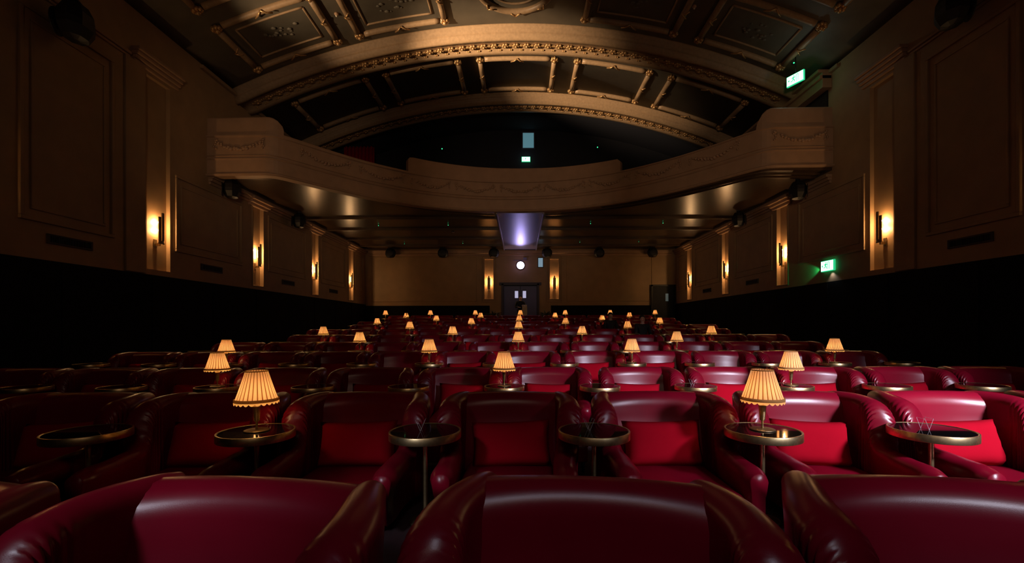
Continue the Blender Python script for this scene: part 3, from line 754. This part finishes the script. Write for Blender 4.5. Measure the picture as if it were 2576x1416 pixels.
def side_phrase(j, thing):     # j: signed rank from the line under the projector light
    return thing
RN = ['front', 'second', 'third', 'fourth', 'fifth', 'sixth', 'seventh', 'eighth', 'ninth', 'tenth', 'last']
rnd = random.Random(3)
def rank(xs_):
    L = sorted([x for x in xs_ if x < 0], reverse=True); R_ = sorted([x for x in xs_ if x >= 0]); out = {}
    for i, x in enumerate(L): out[x] = '%s left of the projector light' % ORD[i+1]
    for i, x in enumerate(R_): out[x] = '%s right of the projector light' % ORD[i+1]
    return out
for r, (td, off, fz, lamps) in enumerate(ROWS):
    lim = min(6.9, (1340*(td+.65)/F)+.25) if r else 2.6
    cx = []; k = -8
    for k in range(-8, 8):
        X = S*(k+off+.5)
        if abs(X) <= lim: cx.append((k, X))
    if r == 0: cx = [(k, .24+S*(k)) for k in (-2, -1, 0, 1, 2)]
    rk = rank([x for _, x in cx])
    rs = random.Random(r*11+5)
    for k, X in cx:
        rz = rs.uniform(-.035, .035); yy = td+.65
        if r == 0: rz = -.13+.0*rs.random()
        place(chair0, used, (X, yy, fz), rz, 'dark red leather wing armchair in the %s row, %s' % (RN[r], rk[X]), 'red leather armchairs', 'armchair')
        if r == 0: continue
        # cushion leaning on the backrest
        if rs.random() < (1.0 if r < 3 else .8):
            c = bpy.data.objects.new('cushion', cush[rs.randrange(3)]); C.objects.link(c)
            dx = rs.uniform(-.03, .03)
            loc = Vector((dx, -.245, .425)); loc.rotate(Euler((0, 0, rz))); c.location = Vector((X, yy, fz))+loc
            c.rotation_euler = Euler((math.radians(-19), rs.uniform(-.05, .05), rz+rs.uniform(-.08, .08)))
            tag(c, 'red velvet cushion on the armchair in the %s row, %s' % (RN[r], rk[X]), 'cushion', 'red velvet cushions')
    if r == 0: continue
    tx = [(k, S*(k+off)) for k in range(-8, 9) if abs(S*(k+off)) <= lim+.45]
    rk = rank([x for _, x in tx])
    for k, X in tx:
        place(table0, tused, (X, td, fz), 0, 'round black glass side table with brass rim, %s row, %s' % (RN[r], rk[X]), 'round side tables', 'side table')
        if k in lamps:
            o = place(lamp0, lused, (X, td, fz+.6195), rs.uniform(0, 1), 'lit table lamp with pleated amber shade, %s row, table %s' % (RN[r], rk[X]), 'pleated table lamps', 'table lamp')
            lamp('POINT', (X, td, fz+.6195+.246), 2.0, LAMPCOL, .022, name='table_lamp_bulb_light')
        elif r <= 2 and k in (-1, 0, 2):
            # small folded card stand, standing as a V
            bm = B()
            for s in ():
                loft(bm, [[(s*.0, 0, 0), (s*.035, .0, .09), (s*.038, .0, .09), (s*.003, 0, 0)], [(s*.0, .07, 0), (s*.035, .07, .09), (s*.038, .07, .09), (s*.003, .07, 0)]])
            for s in (-1, 1): tube(bm, [(0, 0, 0), (s*.032, 0, .075), (s*.032, .06, .075), (0, .06, 0), (0, 0, 0)], .0012, 5)
            c = link('card_holder', bm, M['cardm'], smooth=False); c.location = (X-.03, td-.02, fz+.6195); c.rotation_euler = (0, 0, .1)
            tag(c, 'small clear V-shaped card holder on the %s row table, %s' % (RN[r], rk[X]), 'card holder', 'card holders')
# tufted footstools in front of the armchairs
def make_footstool():
    r = empty('footstool')
    bm = B(); box(bm, -.23, .23, -.19, .19, .10, .25, .02); link('body', bm, M['leather'], r, smooth=False)
    bm = B(); bmesh.ops.create_grid(bm, x_segments=44, y_segments=36, size=1.0)
    for v in bm.verts:
        x, y = v.co.x*.235, v.co.y*.195; e = max(abs(v.co.x), abs(v.co.y))
        t = .05*math.sqrt(max(0, 1-e**6))
        for ix in range(5):
            for iy in range(3):
                bx = -.17+.085*ix; by = -.12+.12*iy
                t -= .020*math.exp(-(math.hypot(x-bx, y-by)/.017)**2)
        v.co = Vector((x, y, .245+t))
    link('tufted_top', bm, M['leather'], r)
    for x in (-.19, .19):
        for y in (-.15, .15):
            bm = B(); lathe(bm, [(.012, 0), (.02, .11)], 8, (x, y, 0)); link('leg', bm, M['black'], r)
    return r
stool0 = make_footstool(); sused = [False]
for (fr, d) in ((1, 2.02), (2, 4.30)):
    td, off, fz, _ = ROWS[fr]
    lim = 1340*d/F+.3
    L = [S*(k+off+.5) for k in range(-8, 8) if abs(S*(k+off+.5)) <= lim]; rk = rank(L)
    for X in L: place(stool0, sused, (X, d, fz+.001 if fr == 2 else .018), 0, 'buttoned red footstool before the %s row, %s' % (RN[fr], rk[X]), 'buttoned footstools', 'footstool')

# ------------------------------------------------------------------ people
def skin_obj(name, verts, edges, radii, m, parent, root=0, sub=2):
    bm = B(); ly = bm.verts.layers.skin.verify(); vv = [bm.verts.new(v) for v in verts]
    for a, b in edges: bm.edges.new((vv[a], vv[b]))
    for i, v in enumerate(vv): v[ly].radius = radii[i] if isinstance(radii[i], tuple) else (radii[i], radii[i]); v[ly].use_root = (i == root)
    me = bpy.data.meshes.new(name); bm.to_mesh(me); bm.free(); me.materials.append(m)
    o = bpy.data.objects.new(name, me); C.objects.link(o); o.parent = parent
    md = o.modifiers.new('skin', 'SKIN'); md.use_smooth_shade = True
    sd = o.modifiers.new('sub', 'SUBSURF'); sd.levels = 1; sd.render_levels = sub
    return o
def person(loc, rz, J, label, top, bottom, pose):
    r = empty('person', loc, rz, label=label, cat='person')
    V = []; E = []; R = []
    def add(p, rad, par=None):
        V.append(p); R.append(rad); i = len(V)-1
        if par is not None: E.append((par, i))
        return i
    g = J
    pel = add(g['pelvis'], .12); wst = add(g['waist'], .115, pel); ch = add(g['chest'], (.15, .11), wst); nk = add(g['neck'], .055, ch)
    hb = add(g['jaw'], .062, nk); hm = add(g['head'], (.080, .095), hb); ht = add(g['crown'], .062, hm)
    hp, hmid = Vector(g['jaw']), Vector(g['head'])
    ns = add(tuple(hmid+Vector((0, -.095, -.02))), .012, hm)          # nose
    for s in (-1, 1): add(tuple(hmid+Vector((s*.082, .0, -.01))), .013, hm)   # ears
    tops = []
    for s in (-1, 1):
        sh = add(g['shoulder'][s], .060, ch); el = add(g['elbow'][s], .042, sh); wr = add(g['wrist'][s], .028, el)
        dirv = (Vector(g['wrist'][s])-Vector(g['elbow'][s])).normalized()
        pm = add(tuple(Vector(g['wrist'][s])+dirv*.07), (.036, .018), wr); side = dirv.cross(Vector((0, 0, 1) if abs(dirv.z) < .8 else (0, 1, 0))).normalized()
        for q in range(4):
            base = Vector(V[pm])+side*(-.03+.02*q)+dirv*.02; L = (.065, .078, .072, .055)[q]
            a = add(tuple(base), .0095, pm); b = add(tuple(base+dirv*L*.55+Vector((0, 0, -.008))), .0085, a); add(tuple(base+dirv*L+Vector((0, -.01, -.022))), .0075, b)
        th = add(tuple(Vector(V[wr])+side*-.035+dirv*.045), .011, wr); add(tuple(Vector(V[wr])+side*-.05+dirv*.085), .009, th)
        hp_ = add(g['hip'][s], .085, pel); kn = add(g['knee'][s], .060, hp_); an = add(g['ankle'][s], .040, kn); add(g['toe'][s], .038, an)
        tops.append((g['shoulder'][s], g['elbow'][s], g['wrist'][s], g['hip'][s], g['knee'][s], g['ankle'][s]))
    skin_obj('body', V, E, R, M['skin'], r)
    V, E, R = [], [], []
    a = add(g['pelvis'], .150); b = add(g['waist'], .140, a); c = add(g['chest'], (.185, .135), b); add(tuple(Vector(g['neck'])-Vector((0, 0, .03))), .075, c)
    for t in tops: x = add(t[0], .078, c); y = add(t[1], .056, x); add(tuple(Vector(t[2])*.92+Vector(t[1])*.08), .042, y)
    skin_obj('jacket', V, E, R, top, r)
    V, E, R = [], [], []
    a = add(g['pelvis'], .150)
    for t in tops: x = add(t[3], .105, a); y = add(t[4], .078, x); add(t[5], .060, y)
    skin_obj('trousers', V, E, R, bottom, r)
    bm = B(); hd = Vector(g['head']); blob(bm, (hd.x, hd.y+.022, hd.z+.035), .098, 14, (.98, 1.0, 1.02))
    for v in bm.verts:
        if v.co.y < hd.y-.03 and v.co.z < hd.z+.07: v.co.y = hd.y-.03
    link('hair', bm, M['hair'], r)
    for s in (-1, 1):
        bm = B(); blob(bm, (hd.x+s*.032, hd.y-.085, hd.z+.008), .013, 8); link('eye', bm, M['pale'], r)
    bm = B(); blob(bm, (hd.x, hd.y-.082, hd.z-.05), .022, 8, (1.1, .5, .3)); link('mouth', bm, M['redcloth'], r)
    return r
def sym(x, y, z): return {-1: (-x, y, z), 1: (x, y, z)}
SIT = dict(pelvis=(0, -.30, .42), waist=(0, -.27, .58), chest=(0, -.25, .80), neck=(0, -.25, .96), jaw=(0, -.27, 1.03), head=(0, -.27, 1.11), crown=(0, -.26, 1.18),
           shoulder=sym(.19, -.25, .89), elbow=sym(.235, -.38, .62), wrist=sym(.17, -.62, .58), hip=sym(.10, -.32, .40), knee=sym(.13, -.80, .42), ankle=sym(.13, -.92, .10), toe=sym(.13, -1.05, .05))
for (row, k, lab) in ((6, 3, 'person in dark clothes seated in an armchair, pale face towards the camera, right of centre'), (7, 2, 'dimly seen seated person in dark clothes near the back, between lamps right of centre')):
    td, off, fz, _ = ROWS[row]
    person((S*(k+off+.5), td+.65+.02, fz), 0, SIT, lab, M['cloth'], M['cloth'], 'sit')
STAND = dict(pelvis=(0, 0, .96), waist=(0, .0, 1.10), chest=(0, 0, 1.35), neck=(.01, -.02, 1.54), jaw=(.02, -.05, 1.61), head=(.02, -.05, 1.69), crown=(.02, -.04, 1.77),
             shoulder=sym(.19, 0, 1.45), elbow={-1: (-.27, -.06, 1.18), 1: (.27, -.06, 1.20)}, wrist={-1: (-.10, -.24, 1.16), 1: (.16, -.26, 1.24)}, hip=sym(.10, 0, .92), knee=sym(.12, -.03, .50), ankle=sym(.13, .03, .08), toe=sym(.14, -.12, .04))
pr = person((.0, 25.35, 1.22), 0, STAND, 'person in dark clothes standing before the double door with a pale coat over one arm', M['cloth'], M['cloth'], 'stand')
bm = B(); n = 18; f_ = [(.16+.018*math.sin(k*1.3)+.30*k/n-.06, -.30+.04*math.sin(k*1.7)) for k in range(n+1)]; bk = [(x, y+.10) for x, y in f_[::-1]]
loft(bm, [[(x, y, z) for x, y in f_+bk] for z in (.42, .80, 1.10)]+[[(x*.9+.02, y*.8-.04, 1.29) for x, y in f_+bk]])
c = link('coat', bm, M['pale']); c.location = (.0, 25.35, 1.22); tag(c, 'cream coat hanging from the arm of the person at the double door', 'coat')
# dark plants flanking the door
def plant(loc, seed, lab):
    rd = random.Random(seed); r = empty('potted_plant', loc, label=lab, cat='plant')
    bm = B(); lathe(bm, [(.13, 0), (.17, .30), (.18, .32), (.16, .32)], 20); link('pot', bm, M['black'], r)
    bm = B()
    for q in range(46):
        a = rd.uniform(0, 2*PI); e = rd.uniform(.2, 1.0); L = rd.uniform(.35, .62)
        p0 = Vector((0, 0, .3)); p1 = p0+Vector((math.cos(a)*L*.5*e, math.sin(a)*L*.5*e, L*.9)); p2 = p0+Vector((math.cos(a)*L*1.0*e, math.sin(a)*L*.8*e, L*(1.35-.5*e)))
        tube(bm, [p0, p1, p2], .02, 5, rs=[.008, .035, .004])
    link('foliage', bm, M['foliage'], r)
plant((-1.5, 25.5, 1.22), 1, 'dark spiky plant left of the double door')
plant((1.45, 25.5, 1.22), 2, 'dark spiky plant right of the double door')
